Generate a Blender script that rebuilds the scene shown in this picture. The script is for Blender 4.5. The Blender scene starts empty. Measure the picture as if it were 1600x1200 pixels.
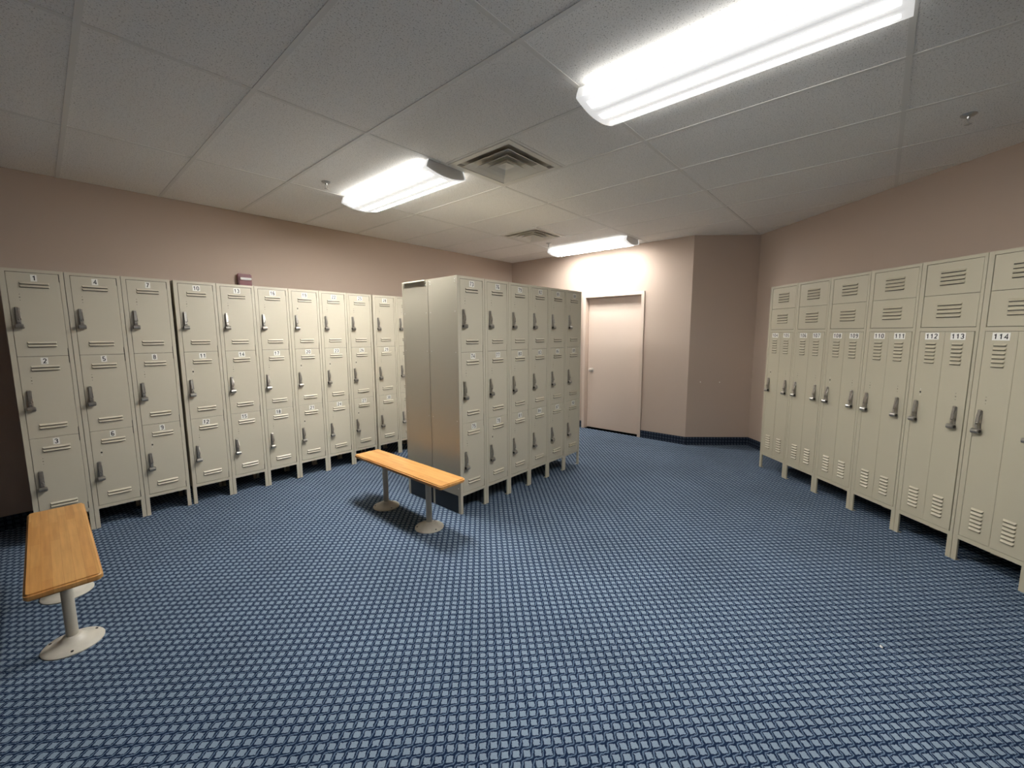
import bpy, bmesh, math, random
from mathutils import Vector, Matrix

random.seed(7)
S = bpy.context.scene
COL = S.collection

# ------------------------------------------------------------------ camera
F_PX, YAW, PITCH, ROLL, CAM_H = 649.3, 0.7228, 0.1205, -0.0034, 1.5193
cy, sy, cp, sp = math.cos(YAW), math.sin(YAW), math.cos(PITCH), math.sin(PITCH)
fw = Vector((cy * cp, sy * cp, -sp))
rt0 = Vector((sy, -cy, 0))
up0 = rt0.cross(fw)
rt = math.cos(ROLL) * rt0 + math.sin(ROLL) * up0
up = -math.sin(ROLL) * rt0 + math.cos(ROLL) * up0
cam_d = bpy.data.cameras.new('camera')
cam_d.sensor_fit = 'HORIZONTAL'
cam_d.sensor_width = 36.0
cam_d.lens = F_PX / 1600 * 36.0
cam_d.clip_start = 0.02
cam = bpy.data.objects.new('camera', cam_d)
COL.objects.link(cam)
m = Matrix((rt, up, -fw)).transposed().to_4x4()
m.translation = Vector((0, 0, CAM_H))
cam.matrix_world = m
S.camera = cam

# ------------------------------------------------------------------ world, exposure
w = bpy.data.worlds.new('world')
S.world = w
w.use_nodes = True
w.node_tree.nodes['Background'].inputs[0].default_value = (0.02, 0.02, 0.02, 1)
w.node_tree.nodes['Background'].inputs[1].default_value = 0.0
vs = S.view_settings
vs.view_transform = 'Standard'
vs.look = 'None'
vs.gamma = 1.0
vs.use_curve_mapping = False
vs.exposure = 0.0
TUBE = 127.0          # radiance of the lens in front of the tubes
SIDE = 5.0          # radiance of the upright lens sides, which wash the ceiling
S.cycles.max_bounces = 10
S.cycles.diffuse_bounces = 6
S.cycles.glossy_bounces = 4
S.cycles.sample_clamp_indirect = 6.0
S.cycles.caustics_reflective = False
S.cycles.caustics_refractive = False

# ------------------------------------------------------------------ layout constants (metres)
ZC = 2.770
YW = 5.049                         # left wall
XD = 5.734                         # wall with the door
P_CH = (5.734, 1.903)              # corner door wall / angled wall
P_RC = (6.277, 1.2514)             # corner angled wall / right wall
TH = 0.7936                        # direction of the right wall
CR, SR = math.cos(TH), math.sin(TH)
Y_NEAR = -4.5
X_REAR = -3.0
LR = (P_RC[1] - Y_NEAR) / SR
P_RN = (P_RC[0] - LR * CR, Y_NEAR)
YL, XL, LW = 4.529, -0.1386, 0.3062
GAP = 0.018
YM, XM = 2.5451, 2.231
DM = 0.7513 / 2
RX, RY, RW, RH = 5.332, 0.9338, 0.3929, 2.011
GX0, GPX, GPY = 0.222, 0.634, 1.262   # ceiling grid

# ------------------------------------------------------------------ materials
def mat(name):
    m = bpy.data.materials.new(name)
    m.use_nodes = True
    nt = m.node_tree
    b = nt.nodes['Principled BSDF']
    return m, nt, b

def s2l(c):
    return tuple((x / 255 / 12.92) if x / 255 <= 0.04045 else ((x / 255 + 0.055) / 1.055) ** 2.4 for x in c) + (1,)

def N(nt, t, **kw):
    n = nt.nodes.new(t)
    for k, v in kw.items():
        setattr(n, k, v)
    return n

def paint(name, rgb, rough=0.5, var=0.06, scale=6.0, bump=0.0, bscale=300.0, metal=0.0, spec=0.5):
    m, nt, b = mat(name)
    tc = N(nt, 'ShaderNodeTexCoord')
    no = N(nt, 'ShaderNodeTexNoise')
    no.inputs['Scale'].default_value = scale
    no.inputs['Detail'].default_value = 4
    nt.links.new(tc.outputs['Object'], no.inputs['Vector'])
    mx = N(nt, 'ShaderNodeMix', data_type='RGBA')
    c = s2l(rgb)
    mx.inputs[6].default_value = tuple(x * (1 - var) for x in c[:3]) + (1,)
    mx.inputs[7].default_value = tuple(min(1, x * (1 + var)) for x in c[:3]) + (1,)
    nt.links.new(no.outputs['Fac'], mx.inputs[0])
    nt.links.new(mx.outputs[2], b.inputs['Base Color'])
    b.inputs['Roughness'].default_value = rough
    b.inputs['Metallic'].default_value = metal
    b.inputs['Specular IOR Level'].default_value = spec
    if bump:
        n2 = N(nt, 'ShaderNodeTexNoise')
        n2.inputs['Scale'].default_value = bscale
        n2.inputs['Detail'].default_value = 2
        nt.links.new(tc.outputs['Object'], n2.inputs['Vector'])
        bp = N(nt, 'ShaderNodeBump')
        bp.inputs['Strength'].default_value = bump
        bp.inputs['Distance'].default_value = 0.002
        nt.links.new(n2.outputs['Fac'], bp.inputs['Height'])
        nt.links.new(bp.outputs['Normal'], b.inputs['Normal'])
    return m

M = {}
M['wall'] = paint('wall_paint', (186, 168, 153), 0.75, 0.03, 1.5, 0.25, 260, spec=0.25)
M['trim'] = paint('door_paint', (204, 186, 171), 0.45, 0.02, 2.0)
M['locker'] = paint('locker_enamel', (196, 188, 168), 0.42, 0.03, 3.0, 0.06, 500)
M['locker_r'] = paint('locker_enamel_tan', (183, 175, 152), 0.45, 0.03, 3.0, 0.06, 500)
M['black'] = paint('shade_black', (14, 14, 16), 0.5, 0.1)  # flat black, stands in for shade in gaps and slots
M['kick'] = paint('black_base_metal', (17, 17, 18), 0.35, 0.15, 8)
M['chrome'] = paint('worn_chrome', (172, 168, 160), 0.30, 0.22, 60, metal=0.85)
M['plate'] = paint('white_number_sticker', (236, 234, 226), 0.5, 0.02)
M['ink'] = paint('black_ink', (22, 22, 24), 0.6, 0.05)
M['tbar'] = paint('ceiling_grid_enamel', (232, 229, 222), 0.55, 0.02, 2)
M['vent'] = paint('vent_enamel', (226, 222, 212), 0.5, 0.03, 8)
M['cap'] = paint('fixture_grey_metal', (232, 230, 226), 0.5, 0.03, 8)
M['plenum'] = paint('vent_inside_grey', (205, 200, 190), 0.7, 0.05)
M['post'] = paint('bench_post_enamel', (188, 182, 166), 0.4, 0.05, 12)
M['base'] = paint('bench_base_enamel_worn', (196, 190, 176), 0.42, 0.16, 22)
M['red'] = paint('alarm_red_plastic', (106, 26, 32), 0.35, 0.05)
M['lens_clear'] = paint('strobe_lens', (238, 236, 232), 0.15, 0.04)
M['paper'] = paint('paper_scrap', (220, 218, 212), 0.7, 0.05)
M['knob'] = paint('satin_nickel_knob', (214, 207, 196), 0.32, 0.08, 20, metal=0.6)
M['steel'] = paint('sprinkler_metal', (190, 190, 188), 0.3, 0.1, 40, metal=1.0)

def mat_tile():
    m, nt, b = mat('mineral_fibre_tile')
    g = N(nt, 'ShaderNodeNewGeometry')
    v = N(nt, 'ShaderNodeTexNoise')
    v.inputs['Scale'].default_value = 150
    v.inputs['Detail'].default_value = 3
    v.inputs['Roughness'].default_value = 0.6
    nt.links.new(g.outputs['Position'], v.inputs['Vector'])
    r = N(nt, 'ShaderNodeValToRGB')
    r.color_ramp.elements[0].position = 0.30
    r.color_ramp.elements[0].color = s2l((172, 167, 158))
    r.color_ramp.elements[1].position = 0.44
    r.color_ramp.elements[1].color = s2l((247, 244, 238))
    nt.links.new(v.outputs['Fac'], r.inputs['Fac'])
    nt.links.new(r.outputs['Color'], b.inputs['Base Color'])
    b.inputs['Roughness'].default_value = 0.85
    b.inputs['Specular IOR Level'].default_value = 0.2
    bp = N(nt, 'ShaderNodeBump')
    bp.inputs['Strength'].default_value = 0.3
    bp.inputs['Distance'].default_value = 0.002
    nt.links.new(v.outputs['Fac'], bp.inputs['Height'])
    nt.links.new(bp.outputs['Normal'], b.inputs['Normal'])
    return m
M['tile'] = mat_tile()

def mat_carpet(name, vertical=False, cell=0.0400, c0=(24, 39, 64), c1=(92, 110, 131), c2=(127, 142, 157)):
    """woven carpet: light cells on a dark ground, a stair-stepping thread between them"""
    m, nt, b = mat(name)
    L = nt.links.new
    tc = N(nt, 'ShaderNodeTexCoord')
    mp = N(nt, 'ShaderNodeMapping', vector_type='POINT')
    if not vertical:
        mp.inputs['Rotation'].default_value = (0, 0, -TH)
    L(tc.outputs['Object'], mp.inputs['Vector'])
    sx = N(nt, 'ShaderNodeSeparateXYZ')
    # slight unevenness of the weave
    wn = N(nt, 'ShaderNodeTexNoise')
    wn.inputs['Scale'].default_value = 95
    wn.inputs['Detail'].default_value = 2
    L(tc.outputs['Object'], wn.inputs['Vector'])
    wa = N(nt, 'ShaderNodeVectorMath', operation='MULTIPLY_ADD')
    wa.inputs[1].default_value = (0.010, 0.010, 0.010)
    L(wn.outputs['Color'], wa.inputs[0])
    L(mp.outputs['Vector'], wa.inputs[2])
    L(wa.outputs['Vector'], sx.inputs[0])

    def ma(op, a, bb=None, cc=None):
        n = N(nt, 'ShaderNodeMath', operation=op)
        for i, v in enumerate((a, bb, cc)):
            if v is None:
                continue
            if isinstance(v, (int, float)):
                n.inputs[i].default_value = v
            else:
                L(v, n.inputs[i])
        return n.outputs[0]
    comps = (sx.outputs[0], sx.outputs[2] if vertical else sx.outputs[1])
    ab = []
    for c in comps:
        u = ma('DIVIDE', c, cell)
        ab.append(ma('SUBTRACT', ma('FRACT', ma('ADD', u, 200.5)), 0.5))
    a, bb = ab
    mn = ma('MINIMUM', ma('ABSOLUTE', a), ma('ABSOLUTE', bb))
    cellm = N(nt, 'ShaderNodeMapRange', interpolation_type='SMOOTHSTEP')
    cellm.inputs[1].default_value = 0.165
    cellm.inputs[2].default_value = 0.225
    L(mn, cellm.inputs[0])
    hyp = ma('SQRT', ma('ADD', ma('MULTIPLY', a, a), ma('MULTIPLY', bb, bb)))
    d = ma('DIVIDE', ma('ABSOLUTE', ma('SUBTRACT', ma('MULTIPLY', a, bb), 0.010)), ma('ADD', hyp, 0.001))
    th = N(nt, 'ShaderNodeMapRange', interpolation_type='SMOOTHSTEP')
    th.inputs[1].default_value = 0.035
    th.inputs[2].default_value = 0.075
    th.inputs[3].default_value = 1.0
    th.inputs[4].default_value = 0.0
    L(d, th.inputs[0])
    no = N(nt, 'ShaderNodeTexNoise')
    no.inputs['Scale'].default_value = 420
    no.inputs['Detail'].default_value = 2
    L(tc.outputs['Object'], no.inputs['Vector'])
    no2 = N(nt, 'ShaderNodeTexNoise')
    no2.inputs['Scale'].default_value = 1.7
    no2.inputs['Detail'].default_value = 5
    L(tc.outputs['Object'], no2.inputs['Vector'])
    m1 = N(nt, 'ShaderNodeMix', data_type='RGBA')
    m1.inputs[6].default_value = s2l(c0)
    m1.inputs[7].default_value = s2l(c1)
    L(th.outputs[0], m1.inputs[0])
    m2 = N(nt, 'ShaderNodeMix', data_type='RGBA')
    L(cellm.outputs[0], m2.inputs[0])
    L(m1.outputs[2], m2.inputs[6])
    m2.inputs[7].default_value = s2l(c2)
    v = ma('ADD', 0.30, ma('MULTIPLY', no.outputs['Fac'], 1.4))
    v2 = ma('ADD', 0.72, ma('MULTIPLY', no2.outputs['Fac'], 0.5))
    vv = ma('MULTIPLY', v, v2)
    m3 = N(nt, 'ShaderNodeMix', data_type='RGBA', blend_type='MULTIPLY')
    m3.inputs[0].default_value = 1.0
    L(m2.outputs[2], m3.inputs[6])
    cmb = N(nt, 'ShaderNodeCombineColor')
    for i in range(3):
        L(vv, cmb.inputs[i])
    L(cmb.outputs[0], m3.inputs[7])
    L(m3.outputs[2], b.inputs['Base Color'])
    b.inputs['Roughness'].default_value = 0.95
    b.inputs['Specular IOR Level'].default_value = 0.08
    bp = N(nt, 'ShaderNodeBump')
    bp.inputs['Strength'].default_value = 0.5
    bp.inputs['Distance'].default_value = 0.004
    L(ma('ADD', no.outputs['Fac'], ma('MULTIPLY', cellm.outputs[0], 0.5)), bp.inputs['Height'])
    L(bp.outputs['Normal'], b.inputs['Normal'])
    return m
M['carpet'] = mat_carpet('woven_carpet')
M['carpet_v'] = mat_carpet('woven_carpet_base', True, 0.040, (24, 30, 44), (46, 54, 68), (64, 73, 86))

def mat_wood():
    m, nt, b = mat('laminated_maple')
    L = nt.links.new
    tc = N(nt, 'ShaderNodeTexCoord')
    mp = N(nt, 'ShaderNodeMapping')
    mp.inputs['Rotation'].default_value = (0, 0, math.pi / 2)
    L(tc.outputs['Object'], mp.inputs['Vector'])
    br = N(nt, 'ShaderNodeTexBrick')
    br.offset = 0.37
    br.inputs['Scale'].default_value = 1.0
    br.inputs['Brick Width'].default_value = 0.31
    br.inputs['Row Height'].default_value = 0.034
    br.inputs['Mortar Size'].default_value = 0.0004
    br.inputs['Color1'].default_value = s2l((212, 162, 98))
    br.inputs['Color2'].default_value = s2l((198, 143, 80))
    br.inputs['Mortar'].default_value = s2l((176, 120, 62))
    L(mp.outputs['Vector'], br.inputs['Vector'])
    m2 = N(nt, 'ShaderNodeMapping')
    m2.inputs['Scale'].default_value = (60, 3.5, 20)
    L(tc.outputs['Object'], m2.inputs['Vector'])
    no = N(nt, 'ShaderNodeTexNoise')
    no.inputs['Scale'].default_value = 1.0
    no.inputs['Detail'].default_value = 5
    L(m2.outputs['Vector'], no.inputs['Vector'])
    r = N(nt, 'ShaderNodeValToRGB')
    r.color_ramp.elements[0].position = 0.3
    r.color_ramp.elements[0].color = (0.82, 0.78, 0.72, 1)
    r.color_ramp.elements[1].position = 0.7
    r.color_ramp.elements[1].color = (1.05, 1.05, 1.05, 1)
    L(no.outputs['Fac'], r.inputs['Fac'])
    mx = N(nt, 'ShaderNodeMix', data_type='RGBA', blend_type='MULTIPLY')
    mx.inputs[0].default_value = 1.0
    L(br.outputs['Color'], mx.inputs[6])
    L(r.outputs['Color'], mx.inputs[7])
    L(mx.outputs[2], b.inputs['Base Color'])
    b.inputs['Roughness'].default_value = 0.33
    return m
M['wood'] = mat_wood()

def mat_lens(power=1.0, side_power=1.0):
    """prismatic acrylic lens lit from inside by three fluorescent tubes"""
    m, nt, b = mat('lit_prismatic_lens')
    L = nt.links.new
    tc = N(nt, 'ShaderNodeTexCoord')
    sx = N(nt, 'ShaderNodeSeparateXYZ')
    L(tc.outputs['Object'], sx.inputs[0])

    def ma(op, a, bb=None):
        n = N(nt, 'ShaderNodeMath', operation=op)
        for i, v in enumerate((a, bb)):
            if v is None:
                continue
            if isinstance(v, (int, float)):
                n.inputs[i].default_value = v
            else:
                L(v, n.inputs[i])
        return n.outputs[0]

    def band(val, lo, hi, o0, o1):
        n = N(nt, 'ShaderNodeMapRange', interpolation_type='SMOOTHSTEP')
        n.inputs[1].default_value = lo
        n.inputs[2].default_value = hi
        n.inputs[3].default_value = o0
        n.inputs[4].default_value = o1
        L(val, n.inputs[0])
        return n.outputs[0]
    tubes = None
    soft = None
    for xc in (-0.122, 0.0, 0.122):
        d = ma('ABSOLUTE', ma('SUBTRACT', sx.outputs[0], xc))
        t = band(d, 0.020, 0.030, 1.0, 0.0)
        q = band(d, 0.026, 0.064, 1.0, 0.0)
        tubes = t if tubes is None else ma('MAXIMUM', tubes, t)
        soft = q if soft is None else ma('MAXIMUM', soft, q)
    soft = ma('MAXIMUM', soft, band(ma('ABSOLUTE', sx.outputs[0]), 0.140, 0.160, 0.0, 1.0))
    ay = ma('ABSOLUTE', sx.outputs[1])
    endf = band(ay, 0.560, 0.598, 1.0, 0.0)
    softe = band(ay, 0.545, 0.625, 1.0, 0.0)
    side = band(sx.outputs[2], -0.0595, -0.0570, 0.0, 1.0)
    both = ma('ADD', ma('MULTIPLY', tubes, TUBE * power), ma('MULTIPLY', side, SIDE * side_power))
    strong = ma('MULTIPLY', both, endf)
    glow = ma('ADD', 0.58, ma('MULTIPLY', ma('MULTIPLY', soft, softe), 0.42))
    st = ma('ADD', strong, glow)
    b.inputs['Base Color'].default_value = (0.6, 0.62, 0.62, 1)
    b.inputs['Roughness'].default_value = 0.3
    b.inputs['Emission Color'].default_value = (1.0, 0.99, 0.97, 1)
    L(st, b.inputs['Emission Strength'])
    return m
M['lens'] = mat_lens(0.86, 0.9)
M['lens_bright'] = mat_lens(1.15, 0.9)
M['lens_dim'] = mat_lens(0.70, 0.3)

# ------------------------------------------------------------------ mesh helpers
class MB:
    def __init__(self):
        self.v, self.f, self.mi = [], [], []

    def poly(self, pts, faces, mi=0):
        o = len(self.v)
        self.v += [tuple(p) for p in pts]
        for f in faces:
            self.f.append(tuple(i + o for i in f))
            self.mi.append(mi)
        return self

    def box(self, x0, x1, y0, y1, z0, z1, mi=0):
        p = [(x0, y0, z0), (x1, y0, z0), (x1, y1, z0), (x0, y1, z0), (x0, y0, z1), (x1, y0, z1), (x1, y1, z1), (x0, y1, z1)]
        return self.poly(p, [(0, 3, 2, 1), (4, 5, 6, 7), (0, 1, 5, 4), (1, 2, 6, 5), (2, 3, 7, 6), (3, 0, 4, 7)], mi)

    def prism(self, pts, axis, a0, a1, mi=0):
        """pts: 2-D outline; axis 'x','y','z' is the extrusion direction"""
        def P(u, v, a):
            return {'x': (a, u, v), 'y': (u, a, v), 'z': (u, v, a)}[axis]
        n = len(pts)
        p = [P(u, v, a0) for u, v in pts] + [P(u, v, a1) for u, v in pts]
        fs = [tuple(range(n)), tuple(range(2 * n - 1, n - 1, -1))]
        fs += [(i, i + n, (i + 1) % n + n, (i + 1) % n) for i in range(n)]
        return self.poly(p, fs, mi)

    def cyl(self, c, axis, r0, r1, h, n=16, mi=0):
        """frustum from c along axis"""
        pts = []
        for k, r in ((0, r0), (h, r1)):
            for i in range(n):
                a = 2 * math.pi * i / n
                u, v = r * math.cos(a), r * math.sin(a)
                pts.append({'x': (c[0] + k, c[1] + u, c[2] + v), 'y': (c[0] + u, c[1] + k, c[2] + v), 'z': (c[0] + u, c[1] + v, c[2] + k)}[axis])
        fs = [tuple(range(n)), tuple(range(2 * n - 1, n - 1, -1))]
        fs += [(i, i + n, (i + 1) % n + n, (i + 1) % n) for i in range(n)]
        return self.poly(pts, fs, mi)

    def lathe(self, prof, n=24, c=(0, 0, 0), mi=0):
        pts = []
        for r, z in prof:
            for i in range(n):
                a = 2 * math.pi * i / n
                pts.append((c[0] + r * math.cos(a), c[1] + r * math.sin(a), c[2] + z))
        fs = []
        for k in range(len(prof) - 1):
            for i in range(n):
                j = (i + 1) % n
                fs.append((k * n + i, k * n + j, (k + 1) * n + j, (k + 1) * n + i))
        fs.append(tuple(range(n - 1, -1, -1)))
        fs.append(tuple((len(prof) - 1) * n + i for i in range(n)))
        return self.poly(pts, fs, mi)

    def mesh(self, name, mats, bevel=0.0, smooth=False, seg=1):
        me = bpy.data.meshes.new(name)
        me.from_pydata(self.v, [], self.f)
        for i, x in enumerate(self.mi):
            me.polygons[i].material_index = x
        bm = bmesh.new()
        bm.from_mesh(me)
        bmesh.ops.recalc_face_normals(bm, faces=bm.faces)
        if bevel:
            bmesh.ops.bevel(bm, geom=[e for e in bm.edges if e.calc_face_angle(0) > 0.5], offset=bevel, segments=seg, affect='EDGES', clamp_overlap=True)
        bm.to_mesh(me)
        bm.free()
        if smooth:
            for p in me.polygons:
                p.use_smooth = True
            me.set_sharp_from_angle(angle=0.6)
        for x in (mats if isinstance(mats, (list, tuple)) else [mats]):
            me.materials.append(M[x])
        return me

def add(name, me, parent=None, loc=(0, 0, 0), rot=(0, 0, 0)):
    o = bpy.data.objects.new(name, me)
    COL.objects.link(o)
    o.parent = parent
    o.location = loc
    o.rotation_euler = rot
    return o

def tag(o, label, cat, group=None):
    o['label'] = label
    o['category'] = cat
    if group:
        o['group'] = group
    return o

def struct(name, me, label=None):
    o = add(name, me)
    o['kind'] = 'structure'
    if label:
        o['label'] = label
    return o

# ------------------------------------------------------------------ room shell
outline = [(X_REAR, YW), (XD, YW), P_CH, P_RC, P_RN, (X_REAR, Y_NEAR)]
mb = MB()
mb.prism(outline, 'z', -0.06, 0.0)
struct('floor', mb.mesh('floor', 'carpet'), 'dark blue carpet woven with small pale squares')

WT = 0.12
def wall_seg(name, a, b, label, z0=0.0, z1=ZC + 0.02):
    """wall whose inner face runs a->b with the room on the left-hand side; thickness outward"""
    a, b = Vector(a), Vector(b)
    d = (b - a).normalized()
    n = Vector((d.y, -d.x))
    q = [a, b, b + n * WT, a + n * WT]
    me = MB().prism([(p.x, p.y) for p in q], 'z', z0, z1).mesh(name, 'wall')
    return struct(name, me, label)

wall_seg('wall_left', (XD, YW), (X_REAR, YW), 'dusty beige painted wall behind the long locker row')
wall_seg('wall_rear', (X_REAR, YW), (X_REAR, Y_NEAR), 'dusty beige painted end wall')
wall_seg('wall_near', (X_REAR, Y_NEAR), P_RN, 'dusty beige painted wall behind the viewer')
wr = wall_seg('wall_right', P_RN, P_RC, 'dusty beige painted wall behind the tall lockers')
wc = wall_seg('wall_angled', P_RC, P_CH, 'short angled dusty beige wall beside the door wall')
# two old screw plugs left in the angled wall
pl = MB().cyl((0, 0, 0), 'y', 0.008, 0.006, 0.003, 10).mesh('wall_plug', 'plate')
dch = Vector((P_RC[0] - P_CH[0], P_RC[1] - P_CH[1], 0))
for t, z in ((0.20, 0.865), (0.50, 0.862)):
    p = Vector((P_CH[0], P_CH[1], z)) + dch * t
    add('wall_plug', pl, wc, p, (0, 0, math.atan2(dch.y, dch.x) + math.pi))

# wall with the door opening
DY0, DY1, DZ = 2.589, 3.500, 2.068
FY0, FY1, FZ = 2.543, 3.546, 2.114
mb = MB()
mb.box(XD, XD + WT, FY1 - 0.004, YW, 0, ZC + 0.02)
mb.box(XD, XD + WT, P_CH[1], FY0 + 0.004, 0, ZC + 0.02)
mb.box(XD, XD + WT, FY0 + 0.004, FY1 - 0.004, FZ - 0.004, ZC + 0.02)
struct('wall_far', mb.mesh('wall_far', 'wall'), 'dusty beige painted wall around the door')

door = bpy.data.objects.new('door_1', None)
COL.objects.link(door)
door.location = (XD, (DY0 + DY1) / 2, 0)
door['kind'] = 'structure'
door['label'] = 'plain dusty pink flush door in a matching frame'
ox, oy = XD, (DY0 + DY1) / 2
hw = (DY1 - DY0) / 2
fo = (FY1 - FY0) / 2
mb = MB()
for s in (-1, 1):
    mb.prism([(-0.016, s * hw), (-0.016, s * fo), (0.11, s * fo), (0.11, s * hw)], 'z', 0, DZ)
mb.box(-0.016, 0.11, -fo, fo, DZ, FZ)
# door stop
mb.box(0.0785, 0.095, -hw, hw, DZ - 0.016, DZ)
add('door_frame', mb.mesh('door_frame', 'trim', 0.002), door)
leaf = add('door_leaf', MB().box(0.078, 0.118, -hw + 0.003, hw - 0.003, 0.012, DZ - 0.003).mesh('door_leaf', 'trim', 0.002), door)
kb = MB()
prof = [(0.032, 0.0), (0.032, 0.006), (0.014, 0.010), (0.012, 0.030), (0.022, 0.036), (0.029, 0.048), (0.028, 0.060), (0.018, 0.068), (0.004, 0.070)]
kb.lathe(prof, 20)
kme = kb.mesh('door_knob', 'knob', smooth=True)
add('door_knob', kme, leaf, (0.078, 3.425 - oy, 0.946), (0, -math.pi / 2, 0))
M['shade_dark'] = M['black']
add('door_gap_shade', MB().box(0.1185, 0.1195, -hw, hw, 0.0, DZ).mesh('door_gap_shade', 'black'), door)  # black sheet added behind the leaf, shade of the gaps as colour

# carpet baseboards
def baseboard(name, a, b, hgt=0.108):
    a, b = Vector(a), Vector(b)
    d = (b - a)
    L = d.length
    me = MB().prism([(0, 0), (0, hgt), (0.006, hgt + 0.002), (0.010, hgt - 0.004), (0.010, 0)], 'x', 0, L)
    # profile is (y, z); y>0 points into the room after rotation
    me = me.mesh(name, 'carpet_v')
    o = add(name, me, None, (a.x, a.y, 0), (0, 0, math.atan2(d.y, d.x)))
    o['kind'] = 'structure'
    o['label'] = 'dark blue carpet strip run up the foot of the wall'
    return o
def flip(a, b):
    return b, a
baseboard('baseboard_left', (XD, YW), (X_REAR, YW))
baseboard('baseboard_far', (P_CH[0], P_CH[1]), (XD, FY0))
baseboard('baseboard_far_corner', (XD, FY1), (XD, YW))
baseboard('baseboard_angled', P_RC, P_CH)
baseboard('baseboard_right', P_RN, P_RC)
baseboard('baseboard_rear', (X_REAR, YW), (X_REAR, Y_NEAR))
baseboard('baseboard_near', (X_REAR, Y_NEAR), P_RN)

# ------------------------------------------------------------------ suspended ceiling
ceil = struct('ceiling', MB().prism(outline, 'z', ZC + 0.02, ZC + 0.08).mesh('ceiling_deck', 'black'), 'suspended ceiling of white speckled tiles in a metal grid')

def clip(poly, p, n):
    out = []
    for i in range(len(poly)):
        a, b = poly[i], poly[(i + 1) % len(poly)]
        da = (a[0] - p[0]) * n[0] + (a[1] - p[1]) * n[1]
        db = (b[0] - p[0]) * n[0] + (b[1] - p[1]) * n[1]
        if da >= 0:
            out.append(a)
        if da * db < 0:
            t = da / (da - db)
            out.append((a[0] + t * (b[0] - a[0]), a[1] + t * (b[1] - a[1])))
    return out

nR = (-SR, CR)
dC = Vector((P_RC[0] - P_CH[0], P_RC[1] - P_CH[1])).normalized()
nC = (dC.y, -dC.x) if dC.y * (-1) - dC.x * 0 > 0 else (dC.y, -dC.x)
def room_clip(x0, x1, y0, y1):
    """pieces of the rectangle inside the room (door wall handled above the angled corner)"""
    res = []
    for ya, yb, top in ((max(y0, P_CH[1]), y1, True), (y0, min(y1, P_CH[1]), False)):
        if yb - ya < 0.003:
            continue
        p = [(x0, ya), (x1, ya), (x1, yb), (x0, yb)]
        p = clip(p, (X_REAR, 0), (1, 0))
        p = clip(p, (0, YW), (0, -1)) if p else p
        p = clip(p, (0, Y_NEAR), (0, 1)) if p else p
        p = clip(p, P_RC, nR) if p else p
        if p:
            p = clip(p, (XD, 0), (-1, 0)) if top else clip(p, P_CH, nC)
        if len(p) > 2:
            ar = 0.5 * abs(sum(p[i][0] * p[(i + 1) % len(p)][1] - p[(i + 1) % len(p)][0] * p[i][1] for i in range(len(p))))
            if ar > 1e-4:
                res.append(p)
    return res
TBW = 0.012
vents = [(3, 1.89), (6, 3.155)]       # grid column, y of near edge (square half tile)
tile_cache = {}
for i in range(-6, 10):
    for j in range(-4, 4):
        x0, x1 = GX0 + i * GPX + TBW * 0.5, GX0 + (i + 1) * GPX - TBW * 0.5
        y0, y1 = j * GPY + TBW * 0.5, (j + 1) * GPY - TBW * 0.5
        for vi, vy in vents:
            if vi == i and y0 - 0.02 < vy < y1:
                y1 = vy - TBW * 0.5
        pcs = room_clip(x0, x1, y0, y1)
        if not pcs:
            continue
        full = len(pcs) == 1 and len(pcs[0]) == 4 and x0 > X_REAR and abs(max(p[0] for p in pcs[0]) - x1) < 1e-6 and abs(min(p[1] for p in pcs[0]) - y0) < 1e-6 and abs(max(p[1] for p in pcs[0]) - y1) < 1e-6 and abs((y1 - y0) - (GPY - TBW)) < 1e-6
        cx, cyy = (x0 + x1) / 2, (y0 + y1) / 2
        if full and 'full' in tile_cache:
            me = tile_cache['full']
        else:
            mb = MB()
            for p in pcs:
                mb.prism([(a - cx, b - cyy) for a, b in p], 'z', 0.0, 0.015)
            me = mb.mesh('ceiling_tile', 'tile')
            if full:
                tile_cache['full'] = me
        add('ceiling_tile', me, ceil, (cx, cyy, ZC + 0.0025))
def tbar(x0, x1, y0, y1, z=0.0):
    pcs = room_clip(x0, x1, y0, y1)
    if not pcs:
        return
    cx, cyy = (x0 + x1) / 2, (y0 + y1) / 2
    mb = MB()
    for p in pcs:
        mb.prism([(a - cx, b - cyy) for a, b in p], 'z', 0.0, 0.0035)
    add('grid_bar', mb.mesh('grid_bar', 'tbar'), ceil, (cx, cyy, ZC + z))
for i in range(-6, 10):
    x = GX0 + i * GPX
    tbar(x - TBW, x + TBW, Y_NEAR, YW)
for j in range(-3, 4):
    y = j * GPY
    for i in range(-6, 10):
        xa, xb = GX0 + i * GPX + TBW, GX0 + (i + 1) * GPX - TBW
        if any(vi == i and abs(vy - y) < 0.02 for vi, vy in vents):
            continue
        tbar(xa, xb, y - TBW, y + TBW, 0.0003)
for vi, vy in vents:
    tbar(GX0 + vi * GPX + TBW, GX0 + (vi + 1) * GPX - TBW, vy - TBW, vy + TBW, 0.0003)

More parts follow.
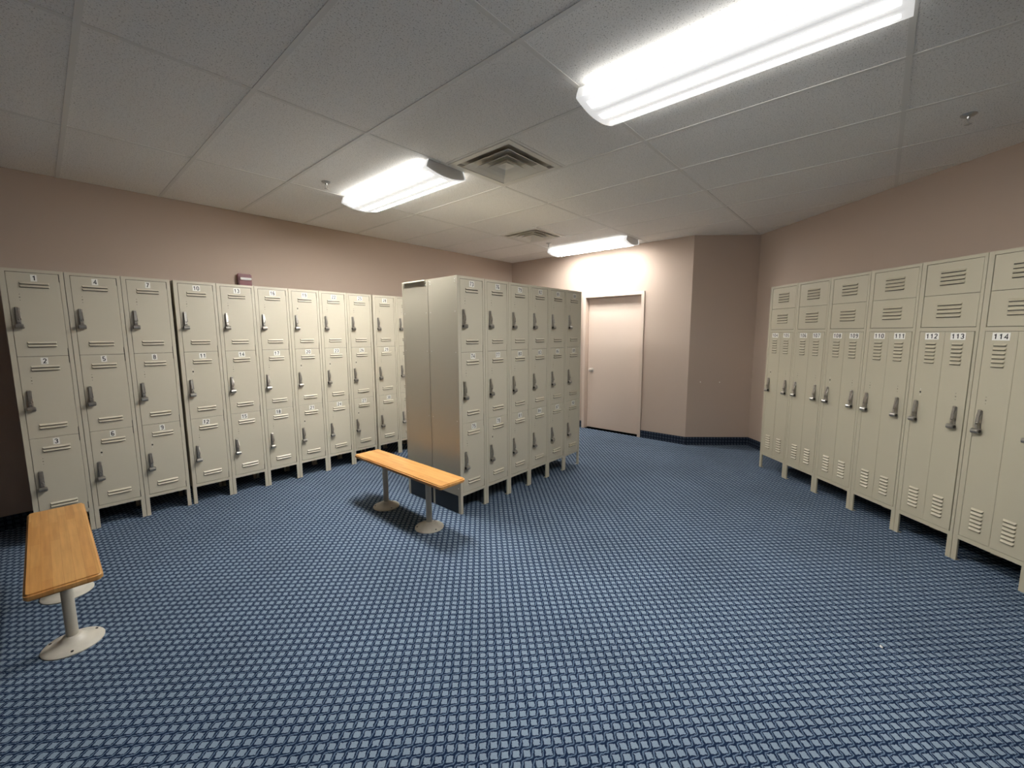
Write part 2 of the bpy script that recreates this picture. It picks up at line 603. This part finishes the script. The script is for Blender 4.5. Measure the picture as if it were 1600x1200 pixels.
# ------------------------------------------------------------------ ceiling diffusers
def make_vent(cx, cyy, half, label):
    root = bpy.data.objects.new('air_diffuser', None)
    COL.objects.link(root)
    root.location = (cx, cyy, ZC)
    tag(root, label, 'air vent', 'square ceiling air vents')
    # flat frame
    mb = MB()
    a, b = half, half - 0.045
    for s in (-1, 1):
        mb.box(-a, a, min(s * a, s * b), max(s * a, s * b), -0.004, 0.004)
        mb.box(min(s * a, s * b), max(s * a, s * b), -b, b, -0.004, 0.004)
    add('frame', mb.mesh('vent_frame', 'vent', 0.001), root)
    mb = MB()
    mb.poly([(-b, -b, 0.004), (b, -b, 0.004), (b, b, 0.004), (-b, b, 0.004), (-b, -b, 0.019), (b, -b, 0.019), (b, b, 0.019), (-b, b, 0.019)],
            [(4, 5, 6, 7), (0, 1, 5, 4), (1, 2, 6, 5), (2, 3, 7, 6), (3, 0, 4, 7)])
    add('plenum', mb.mesh('vent_plenum', 'plenum'), root)
    # nested square cones, each flaring outward as it drops
    R = [(b - 0.030, b - 0.085, -0.014, 0.016), (b - 0.100, b - 0.150, -0.017, 0.016), (b - 0.160, b - 0.200, -0.019, 0.016)]
    for lo, hi, z0, z1 in R:
        mb = MB()
        p = []
        for r, z in ((lo, z0), (hi, z1), (lo - 0.003, z0 - 0.001), (hi - 0.003, z1)):
            p += [(-r, -r, z), (r, -r, z), (r, r, z), (-r, r, z)]
        f = []
        for k in range(4):
            l = (k + 1) % 4
            f += [(k, l, 4 + l, 4 + k), (8 + k, 12 + k, 12 + l, 8 + l), (k, 8 + k, 8 + l, l), (4 + k, 4 + l, 12 + l, 12 + k)]
        mb.poly(p, f)
        add('louver_ring', mb.mesh('louver_ring', 'vent'), root)
    r = b - 0.21
    mb = MB().poly([(-r, -r, -0.006), (r, -r, -0.006), (r, r, -0.006), (-r, r, -0.006), (0, 0, 0.012)], [(0, 1, 4), (1, 2, 4), (2, 3, 4), (3, 0, 4)])
    add('centre_cone', mb.mesh('centre_cone', 'vent'), root)
    return root
for k, (vi, vy) in enumerate(vents):
    make_vent(GX0 + (vi + 0.5) * GPX, vy + GPX / 2, GPX / 2 - 0.012,
              ('square stepped ceiling air vent beside the grey end of a light fixture', 'square stepped ceiling air vent by the light over the door')[k])

# ------------------------------------------------------------------ fluorescent fixtures
def make_light(cx, y0, y1, label, lens='lens'):
    root = bpy.data.objects.new('ceiling_light', None)
    COL.objects.link(root)
    cyy = (y0 + y1) / 2
    root.location = (cx, cyy, ZC)
    tag(root, label, 'ceiling light', 'fluorescent wraparound ceiling lights')
    hl = (y1 - y0) / 2
    W2 = 0.19
    prof = [(-0.170, 0.0), (-0.186, -0.036), (-W2, -0.058)]
    n = 14
    for i in range(1, n):
        x = -W2 + 2 * W2 * i / n
        prof.append((x, -0.058 - 0.032 * (1 - (x / W2) ** 2)))
    prof += [(W2, -0.058), (0.186, -0.036), (0.170, 0.0)]
    inner = [(x * 0.975, z * 0.95 if z < 0 else 0.0) for x, z in prof]
    # lens: open shell with thickness
    mb = MB()
    k = len(prof)
    p = [(x, -hl, z) for x, z in prof] + [(x, hl, z) for x, z in prof] + [(x, -hl, z) for x, z in inner] + [(x, hl, z) for x, z in inner]
    f = []
    for i in range(k - 1):
        f += [(i, i + 1, k + i + 1, k + i), (2 * k + i, 3 * k + i, 3 * k + i + 1, 2 * k + i + 1)]
        f += [(i, 2 * k + i, 2 * k + i + 1, i + 1), (k + i, k + i + 1, 3 * k + i + 1, 3 * k + i)]
    mb.poly(p, f)
    add('lens', mb.mesh('lens', lens, smooth=True), root)
    cap = MB().prism(inner, 'y', -0.003, 0.003).mesh('end_cap', 'cap')
    add('end_cap', cap, root, (0, -hl + 0.010, 0))
    add('end_cap', cap, root, (0, hl - 0.010, 0))
    add('housing', MB().box(-0.168, 0.168, -hl + 0.014, hl - 0.014, -0.006, 0.0).mesh('housing', 'cap'), root)
    return root
LX = GX0 + 3 * GPX
make_light(LX, 0.0, 1.262, 'long fluorescent light with frosted lens above open carpet, parallel to tile seams')
make_light(LX + 0.02, 2.535, 3.80, 'fluorescent light with frosted lens above the bench at the locker block end', 'lens_bright')
make_light(GX0 + 8 * GPX + 0.02, 2.55, 3.81, 'fluorescent light with frosted lens close to the wall above the door', 'lens_dim')

# ------------------------------------------------------------------ sprinklers
def make_sprinkler(x, y, label):
    root = bpy.data.objects.new('sprinkler_head', None)
    COL.objects.link(root)
    root.location = (x, y, ZC)
    tag(root, label, 'sprinkler', 'ceiling sprinkler heads')
    add('escutcheon', MB().lathe([(0.036, 0.004), (0.036, 0.0), (0.030, -0.006), (0.016, -0.010), (0.012, -0.010)], 20).mesh('escutcheon', 'steel', smooth=True), root)
    mb = MB()
    mb.cyl((0, 0, -0.022), 'z', 0.008, 0.010, 0.013, 10)
    for s in (-1, 1):
        mb.box(min(s * 0.006, s * 0.010), max(s * 0.006, s * 0.010), -0.003, 0.003, -0.046, -0.018)
    mb.box(-0.010, 0.010, -0.003, 0.003, -0.050, -0.046)
    add('frame', mb.mesh('sprinkler_frame', 'steel'), root)
    add('deflector', MB().cyl((0, 0, -0.053), 'z', 0.016, 0.016, 0.002, 14).mesh('deflector', 'steel'), root)
make_sprinkler(1.70, 3.545, 'small metal sprinkler head in the tile beside the light over the bench')
make_sprinkler(4.845, 3.58, 'small metal sprinkler head beside the light over the door')
make_sprinkler(3.69, -0.285, 'small metal sprinkler head above the tall double lockers')

# ------------------------------------------------------------------ locker pieces (shared meshes)
def louver_mesh(name, L, h, matn, d=0.0100):
    """pressed louvre: hood sloping out towards its lower, open edge"""
    x, e = L / 2, 0.006
    p = [(-x, 0, h), (x, 0, h), (-x + e, -d, 0.0015), (x - e, -d, 0.0015), (-x, 0, 0.0), (x, 0, 0.0), (-x + e, -d, 0.0), (x - e, -d, 0.0)]
    mb = MB()
    mb.poly(p[:4] + p[4:], [(0, 1, 3, 2), (0, 2, 6, 4), (1, 5, 7, 3), (2, 3, 7, 6)])
    mb.box(-x + 0.003, x - 0.003, -d * 0.45, -0.0004, -0.0040, 0.0002, 1)  # black strip standing in for the shade under the hood
    return mb.mesh(name, [matn, 'black'])

def latch_mesh():
    mb = MB()
    mb.box(-0.013, 0.013, -0.003, 0.0, -0.075, 0.075)                      # back plate
    # lift handle: narrow at the top, deeper towards the knob
    mb.prism([(-0.003, 0.080), (-0.012, 0.076), (-0.019, 0.020), (-0.024, -0.028), (-0.003, -0.034)], 'x', -0.0085, 0.0085)
    mb.prism([(-0.003, 0.060), (-0.020, 0.020), (-0.022, 0.0), (-0.003, -0.010)], 'x', 0.009, 0.0135)
    mb.cyl((0.002, -0.030, -0.006), 'y', 0.0055, 0.0055, 0.012, 10)        # hasp eye
    mb.cyl((-0.019, -0.020, -0.056), 'x', 0.0165, 0.0165, 0.041, 18)       # round lock barrel lying across
    mb.cyl((-0.021, -0.020, -0.056), 'x', 0.0120, 0.0120, 0.045, 14, 1)
    mb.box(-0.008, 0.010, -0.018, 0.0, -0.046, -0.028)
    mb.box(-0.014, 0.016, -0.010, 0.0, -0.070, -0.042)
    return mb.mesh('latch', ['chrome', 'kick'], 0.0012)
LATCH = latch_mesh()

def keyhole_mesh(big):
    mb = MB()
    mb.cyl((0, -0.0006, 0), 'y', 0.0062 if big else 0.0040, 0.0062 if big else 0.0040, 0.0006, 12)
    for z in (0.021, -0.021):
        mb.cyl((0, -0.0006, z), 'y', 0.0026, 0.0026, 0.0006, 8, 0 if not big else 1)
    return mb.mesh('keyhole', ['kick', 'cap'] if big else ['hole_soft', 'hole_soft'])
M['hole_soft'] = paint('painted_over_hole', (120, 114, 100), 0.5, 0.1)
KEY = {True: keyhole_mesh(True), False: keyhole_mesh(False)}

def arc(cx, cz, rx, rz, a0, a1, n=10):
    return [(cx + rx * math.cos(math.radians(a0 + (a1 - a0) * i / n)), cz + rz * math.sin(math.radians(a0 + (a1 - a0) * i / n))) for i in range(n + 1)]
# bold condensed numerals as pen strokes in a box 0.5 wide, 1.0 tall (stroke centre lines)
GLYPH = {
    '0': [arc(.25, .70, .18, .22, 0, 180) + arc(.25, .30, .18, .22, 180, 360) + [(.43, .70)]],
    '1': [[(.10, .72), (.30, .86), (.30, .06)]],
    '2': [arc(.25, .70, .18, .22, 170, -30) + [(.07, .09), (.45, .09)]],
    '3': [arc(.24, .71, .18, .21, 160, -80) + arc(.24, .29, .19, .21, 80, -160)],
    '4': [[(.36, .06), (.36, .92), (.05, .32), (.48, .32)]],
    '5': [[(.42, .91), (.12, .91), (.10, .52)] + arc(.24, .31, .19, .23, 130, -155)],
    '6': [[(.40, .80)] + arc(.25, .70, .18, .22, 50, 180) + arc(.25, .29, .18, .21, 180, 540, 16)],
    '7': [[(.06, .91), (.44, .91), (.20, .06)]],
    '8': [arc(.25, .71, .165, .20, -90, 270, 16), arc(.25, .29, .185, .21, 90, 450, 16)],
    '9': [[(.10, .20)] + arc(.25, .30, .18, .22, 230, 360) + arc(.25, .71, .18, .21, 0, 360, 16)],
}
def digits(txt, hgt):
    """printed number: quads along each stroke"""
    pts, fs = [], []
    adv, hw = 0.66, 0.075
    for k, ch in enumerate(txt):
        x0 = k * adv
        for st in GLYPH[ch]:
            n = len(st)
            base = len(pts)
            for i, (px, pz) in enumerate(st):
                pa, pb = st[max(0, i - 1)], st[min(n - 1, i + 1)]
                d0 = Vector((px - pa[0], pz - pa[1]))
                d1 = Vector((pb[0] - px, pb[1] - pz))
                if d0.length < 1e-6:
                    d0 = d1
                if d1.length < 1e-6:
                    d1 = d0
                d0, d1 = d0.normalized(), d1.normalized()
                d = (d0 + d1)
                d = d.normalized() if d.length > 1e-6 else d0
                c = max(0.45, abs(d.dot(d0)))
                w_ = hw / c
                pts += [(x0 + px - d.y * w_, pz + d.x * w_), (x0 + px + d.y * w_, pz - d.x * w_)]
            for i in range(n - 1):
                a = base + 2 * i
                fs.append((a, a + 1, a + 3, a + 2))
    xs = [p[0] for p in pts]
    cx = (max(xs) + min(xs)) / 2
    return [((px - cx) * hgt, (pz - 0.5) * hgt) for px, pz in pts], fs

def plate_mesh(txt, hgt, pad, wide=1.0):
    pts, fs = digits(txt, hgt)
    pts = [(px * wide, pz) for px, pz in pts]
    xw = max(p[0] for p in pts) - min(p[0] for p in pts)
    x = max(xw / 2, hgt * 0.22) + pad
    z = hgt / 2 + pad * 0.75
    mb = MB()
    mb.box(-x, x, -0.0012, 0.0, -z, z)
    me = mb.mesh('number_plate', ['plate', 'ink'])
    # add print as a thin skin in front
    bm = bmesh.new()
    bm.from_mesh(me)
    vs_ = [bm.verts.new((px, -0.0016, pz)) for px, pz in pts]
    for f in fs:
        try:
            nf = bm.faces.new([vs_[i] for i in f])
            nf.material_index = 1
            nf.normal_update()
            if nf.normal.y > 0:
                nf.normal_flip()
        except ValueError:
            pass
    bm.to_mesh(me)
    bm.free()
    return me

# --- triple-tier locker
ZT = [1.957, 1.369, 0.775, 0.181]
LZB, LH = 0.155, 1.98
DL, DR_ = 0.031, 0.281            # door edges inside one column

def carcass_mesh(w_, dep, H, zb, rails, dl, dr, matn, g=0.0017, mid=None):
    """welded sheet-steel body with a face frame; rails = list of (z0,z1)"""
    mb = MB()
    t = 0.0
    mb.box(g, dl - 0.002, 0.0, 0.020, zb, H)                  # stiles
    mb.box(dr + 0.002, w_ - g, 0.0, 0.020, zb, H)
    for z0, z1 in rails:
        mb.box(dl - 0.002, dr + 0.002, 0.0004, 0.020, z0, z1)
    if mid:
        mb.box(mid[0], mid[1], 0.001, 0.020, zb + 0.01, mid[2])
    mb.box(g, g + 0.0015, 0.020, dep, zb, H)                  # sides
    mb.box(w_ - g - 0.0015, w_ - g, 0.020, dep, zb, H)
    mb.box(g, w_ - g, 0.020, dep, H - 0.0016, H)              # top
    mb.box(g, w_ - g, 0.020, dep, zb, zb + 0.0016)            # bottom
    mb.box(g, w_ - g, dep - 0.0016, dep, zb, H)               # back
    # black sheet right behind the doors, standing in for the shade inside
    mb.box(dl - 0.001, dr + 0.001, 0.010, 0.0115, zb + 0.015, H - 0.012, 1)
    return mb.mesh('body', [matn, 'black'])
LBODY = carcass_mesh(LW, DM - 0.0025, LH, LZB, [(LZB, ZT[3] - 0.002), (ZT[0] + 0.002, LH)], DL, DR_, 'locker')

def door_mesh(name, x0, x1, h, matn, notch=True, th=0.0085, hinge_right=True, fl=None):
    """flush sheet door, origin at lower left corner of the opening, hinge notches on one edge"""
    a, b = x0, x1
    n, q = 0.0030, 0.060
    if notch:
        r = [(b - n, 0), (b - n, q - 0.012), (b, q), (b, h - q), (b - n, h - q + 0.012), (b - n, h)]
    else:
        r = [(b, 0), (b, h)]
    o = [(a, 0)] + r + [(a, h)]
    if not hinge_right:
        o = [(a + b - x, z) for x, z in o][::-1]
    mb = MB().prism(o, 'y', 0.0, th)
    if fl:
        mb.box(fl[0], fl[1], -0.0012, 0.0, 0.004, h - 0.004)
    return mb.mesh(name, matn, 0.0012)
LDOOR = [door_mesh('door', DL, DR_, ZT[i] - ZT[i + 1] - 0.0022, 'locker') for i in range(3)]
LLOUV = louver_mesh('louver', 0.142, 0.0128, 'locker')

def leg_mesh(matn, w_=0.026, h=LZB, d=0.032):
    """pressed angle leg, outer corner at origin, foot turned in"""
    mb = MB()
    mb.prism([(0, 0), (w_, 0), (w_, 0.0025), (0.0025, 0.0025), (0.0025, d), (0, d)], 'z', 0.0, h)
    mb.prism([(w_ - 0.0025, 0.0025), (w_, 0.0025), (w_, 0.012), (w_ - 0.0025, 0.012)], 'z', 0.0, h)
    mb.box(0, w_, 0, d, 0.0, 0.002)
    return mb.mesh('leg', matn)
LLEG = leg_mesh('locker')
RLEG = leg_mesh('locker_r', 0.030, 0.153, 0.035)

def legs(root, me, w_, dep):
    g = 0.0015
    for sx_, sy_, x, y in ((1, 1, g, 0.002), (-1, 1, w_ - g, 0.002), (1, -1, g, dep - 0.002), (-1, -1, w_ - g, dep - 0.002)):
        o = add('leg', me, root, (x, y, 0))
        o.scale = (sx_, sy_, 1)

BIGHOLE = {6, 9, 11, 19, 20, 21, 23, 26, 27, 78}
JIT = {12: (-0.018, -0.004, 0.10), 15: (-0.02, 0.0, 0.03), 18: (-0.022, 0.002, 0.03), 10: (0.0, 0, 0.0), 30: (0.006, 0, 0.03), 3: (0.0, 0.0, 0.0)}

def make_locker(x, y, rz, first, label, group, details=True, matn='locker'):
    root = bpy.data.objects.new('locker', None)
    COL.objects.link(root)
    root.location = (x, y, 0)
    root.rotation_euler = (0, 0, rz)
    tag(root, label, 'locker', group)
    add('body', LBODY, root)
    legs(root, LLEG, LW, DM - 0.0025)
    for t in range(3):
        z0 = ZT[t + 1] + 0.0011
        z1 = ZT[t] - 0.0011
        d = add('door', LDOOR[t], root, (0, 0.0, z0))
        if not details:
            continue
        hgt = z1 - z0
        for zz in (hgt - 0.078, hgt - 0.100, 0.090, 0.068):
            add('louver', LLOUV, d, (0.158, 0.0, zz))
        num = first + t
        jx, jz, jr = JIT.get(num, (random.uniform(-.004, .004), random.uniform(-.003, .003), random.uniform(-.02, .02)))
        add('number_plate', plate_mesh(str(num), 0.036, 0.0075), d, (0.160 + jx, 0.0, hgt - 0.033 + jz), (0, jr, 0))
        add('latch', LATCH, d, (0.062, 0.0, hgt - 0.319))
        add('keyhole', KEY[num in BIGHOLE], d, (0.082, 0.0, hgt - 0.172))
    return root

ONES = ['zero', 'one', 'two', 'three', 'four', 'five', 'six', 'seven', 'eight', 'nine', 'ten', 'eleven', 'twelve', 'thirteen', 'fourteen', 'fifteen', 'sixteen', 'seventeen', 'eighteen', 'nineteen']
TENS = ['', '', 'twenty', 'thirty', 'forty', 'fifty', 'sixty', 'seventy', 'eighty', 'ninety']
def words(n):
    if n >= 100:
        return 'one-oh-' + ONES[n - 100] if n < 110 else 'one-' + words(n - 100)
    if n < 20:
        return ONES[n]
    return TENS[n // 10] + ('-' + ONES[n % 10] if n % 10 else '')

GL = 'triple-tier lockers along the long wall'
x = XL
for first in (1, 4, 7):
    make_locker(x, YL, 0, first, 'beige triple-tier steel locker numbered %s, %s and %s' % (words(first), words(first + 1), words(first + 2)), GL)
    x += LW
x += GAP
for first in (10, 13, 16, 19, 22, 25):
    make_locker(x, YL, 0, first, 'beige triple-tier steel locker numbered %s, %s and %s' % (words(first), words(first + 1), words(first + 2)), GL)
    x += LW
x += GAP
for first in (28, 31, 34):
    lab = 'beige triple-tier steel locker numbered %s, %s and %s' % (words(first), words(first + 1), words(first + 2))
    if first == 31:
        lab = 'beige triple-tier locker beside locker twenty-eight, partly hidden behind the island block'
    if first == 34:
        lab = 'beige triple-tier locker hidden behind the island block, two along from locker twenty-eight'
    make_locker(x, YL, 0, first, lab, GL)
    x += LW

GM = 'lockers of the island block'
for k in range(6):
    first = 73 + 3 * k
    r = make_locker(XM + k * LW, YM, 0, first, 'beige triple-tier steel locker numbered %s, %s and %s' % (words(first), words(first + 1), words(first + 2)), GM)
    if k == 0:
        fr0 = r
for k in range(6):
    lab = 'beige locker with bare end panel, back to back with locker seventy-three' if k == 0 else 'beige locker facing the long wall, back to back with locker %s' % words(73 + 3 * k)
    r = make_locker(XM + (k + 1) * LW, YM + 2 * DM, math.pi, 0, lab, GM, details=False)
    if k == 0:
        bk0 = r

# end panels of the island block: rivets, corner flange, bent top lip and black base plates
riv = MB().lathe([(0.0045, 0.0), (0.0035, 0.0015), (0.001, 0.002)], 8).mesh('rivet', 'cap')
for root, lx in ((fr0, 0.0), (bk0, LW)):
    s = 1 if lx == 0.0 else -1
    ry = -math.pi / 2 if s == 1 else math.pi / 2
    xo = lx + s * 0.0012
    for yy in (0.012, 0.030, 0.345, 0.362):
        for zz in (1.955, 1.935, 1.70, 1.37, 0.80, 0.22) if yy in (0.030, 0.345) else (1.962,):
            add('rivet', riv, root, (xo, yy, zz), (0, ry, 0))
    # flanged corner strip
    mb = MB()
    mb.box(min(xo, xo - s * 0.0016), max(xo, xo - s * 0.0016), 0.0, 0.022, LZB, LH)
    add('corner_flange', mb.mesh('corner_flange', 'locker', 0.0005), root)
    mb = MB()
    mb.box(min(xo + s * 0.003, xo), max(xo + s * 0.003, xo), 0.034, DM - 0.004 if root is bk0 else DM - 0.030, 0.001, LZB + 0.001)
    add('base_panel', mb.mesh('base_panel', 'kick'), root)
# bent lip along the top of the rear end panel
mb = MB()
xo = LW - 0.0012
mb.prism([(xo, 1.981), (xo + 0.010, 1.979), (xo + 0.012, 1.969), (xo + 0.009, 1.967), (xo + 0.007, 1.977), (xo, 1.978)], 'y', 0.03, 0.34)
add('bent_lip', mb.mesh('bent_lip', 'locker'), bk0)
mb = MB()
mb.box(xo, xo + 0.0018, DM - 0.014, DM - 0.001, LZB, LH)
add('rear_seam_flange', mb.mesh('rear_seam_flange', 'locker', 0.0005), bk0)

# --- tall double lockers with two small box compartments on top
RD = 0.375
RBZ = [1.988, 1.771, 1.553]
RT, RB = 1.523, 0.183
rdl, rdr = 0.034, 0.372
RBODY = carcass_mesh(RW, RD, RH, 0.153, [(0.153, RB - 0.002), (RT + 0.002, RBZ[2] - 0.002), (RBZ[0] + 0.002, RH)], rdl, rdr, 'locker_r', mid=(0.191, 0.206, RT))
BOXD = door_mesh('box_door', rdl + 0.002, rdr, RBZ[0] - RBZ[1] - 0.0022, 'locker_r', notch=False)
BOXD2 = door_mesh('box_door', rdl + 0.002, rdr, RBZ[1] - RBZ[2] - 0.0022, 'locker_r', notch=False)
TDL = door_mesh('tall_door', rdl, 0.2000, RT - RB, 'locker_r', fl=(0.186, 0.1985))
TDR = door_mesh('tall_door', 0.2025, rdr - 0.001, RT - RB, 'locker_r', hinge_right=False)
BLOUV = louver_mesh('louver', 0.150, 0.0128, 'locker_r')
TLOUV = louver_mesh('louver', 0.068, 0.0128, 'locker_r')
RHOLE = {104, 108, 112}
GR = 'tall double lockers along the right wall'
for k in range(7):
    n0 = 104 + 2 * k
    root = bpy.data.objects.new('double_locker', None)
    COL.objects.link(root)
    root.location = (RX - k * RW * CR, RY - k * RW * SR, 0)
    root.rotation_euler = (0, 0, TH + math.pi)
    lab = 'tan tall double locker numbered %s and %s with two box compartments' % (words(n0), words(n0 + 1))
    if k == 5:
        lab = 'tan tall double locker whose left door is numbered one-fourteen'
    if k == 6:
        lab = 'tan tall double locker standing next after the one numbered one-fourteen'
    tag(root, lab, 'locker', GR)
    add('body', RBODY, root)
    legs(root, RLEG, RW, RD)
    for bi, (me, zz) in enumerate(((BOXD, RBZ[1]), (BOXD2, RBZ[2]))):
        d = add('box_door', me, root, (0, 0, zz + 0.0011))
        for q in range(4):
            add('louver', BLOUV, d, (0.205, 0, 0.068 + q * 0.0265))
    for side in (0, 1):
        d = add('tall_door', TDL if side == 0 else TDR, root, (0, 0, RB))
        if side == 1 and k == 4:
            d.rotation_euler = (0, 0, -0.012)
        if side == 1 and k in (1, 3):
            d.rotation_euler = (0, 0, -0.005)
        lx = (0.117, 0.2835)[side]
        for q in range(6):
            add('louver', TLOUV, d, (lx, 0, 1.123 + q * 0.0260))
            add('louver', TLOUV, d, (lx, 0, 0.068 + q * 0.0260))
        jx, jr = random.uniform(-.004, .004), random.uniform(-.02, .02)
        add('number_plate', plate_mesh(str(n0 + side), 0.035, 0.0080, 1.18), d, (lx + 0.002 + jx, 0, RT - RB - 0.031), (0, jr, 0))
        add('latch', LATCH, d, ((0.064, 0.318)[side], 0, 0.768))
        add('keyhole', KEY[(n0 + side) in RHOLE], d, ((0.083, 0.311)[side], 0, 0.910))

# ------------------------------------------------------------------ benches
def make_bench(cx, cyy, label):
    root = bpy.data.objects.new('bench', None)
    COL.objects.link(root)
    root.location = (cx, cyy, 0)
    tag(root, label, 'bench', 'wooden locker-room benches')
    L2, W2, zt = 0.612, 0.121, 0.442
    # seat: rounded-corner board
    o = []
    for sx_, sy_, a0 in ((1, 1, 0), (-1, 1, 90), (-1, -1, 180), (1, -1, 270)):
        for k in range(5):
            a = math.radians(a0 + k * 22.5)
            o.append((sx_ * (W2 - 0.022) + 0.022 * math.cos(a), sy_ * (L2 - 0.022) + 0.022 * math.sin(a)))
    add('seat', MB().prism(o, 'z', zt - 0.032, zt).mesh('seat', 'wood', 0.008, smooth=True, seg=3), root)
    for s in (-1, 1):
        p = add('pedestal', MB().cyl((0, 0, 0.012), 'z', 0.0225, 0.0225, zt - 0.032 - 0.018, 20).mesh('pedestal', 'post', smooth=True), root, (0, s * 0.308, 0))
        add('base_flange', MB().lathe([(0.112, 0.0), (0.113, 0.005), (0.108, 0.010), (0.085, 0.015), (0.060, 0.024), (0.045, 0.034), (0.036, 0.046), (0.026, 0.050)], 36).mesh('base_flange', 'base', smooth=True), p)
        add('top_flange', MB().lathe([(0.026, zt - 0.046), (0.055, zt - 0.038), (0.055, zt - 0.032)], 24).mesh('top_flange', 'post', smooth=True), p)
        hm = MB()
        for q in range(3):
            a = math.radians(25 + 120 * q)
            hm.cyl((0.094 * math.cos(a), 0.094 * math.sin(a), 0.0115), 'z', 0.0055, 0.0055, 0.004, 10)
        add('bolt', hm.mesh('bolt', 'kick'), p)
    return root
make_bench(1.914, 2.874, 'maple bench on two posts at the bare end of the island block')
make_bench(-0.021, 3.197, 'maple bench on two posts in front of lockers 1 to 3')

# ------------------------------------------------------------------ fire alarm on the long wall
al = bpy.data.objects.new('fire_alarm', None)
COL.objects.link(al)
al.location = (1.482, YW, 2.07)
tag(al, 'dark red fire alarm strobe on the wall above locker 13', 'fire alarm')
add('casing', MB().box(-0.062, 0.062, -0.052, 0.0, -0.09, 0.075).mesh('casing', 'red', 0.008, seg=2), al)
add('strobe_lens', MB().box(-0.045, 0.056, -0.064, -0.050, 0.012, 0.036).mesh('strobe_lens', 'lens_clear', 0.004, seg=2), al)
add('bezel', MB().box(-0.050, 0.059, -0.056, -0.051, 0.004, 0.044).mesh('bezel', 'red', 0.002), al)

# ------------------------------------------------------------------ scrap of paper on the carpet
mb = MB().poly([(-0.008, -0.004, 0.001), (0.007, -0.006, 0.002), (0.009, 0.005, 0.006), (-0.004, 0.007, 0.003), (0.001, 0.001, 0.009)],
               [(0, 1, 4), (1, 2, 4), (2, 3, 4), (3, 0, 4), (3, 2, 1, 0)])
sc = add('paper_scrap', mb.mesh('paper_scrap', 'paper'), None, (2.574, -0.119, -0.001))
tag(sc, 'tiny crumpled white paper scrap lying on the open carpet', 'litter')
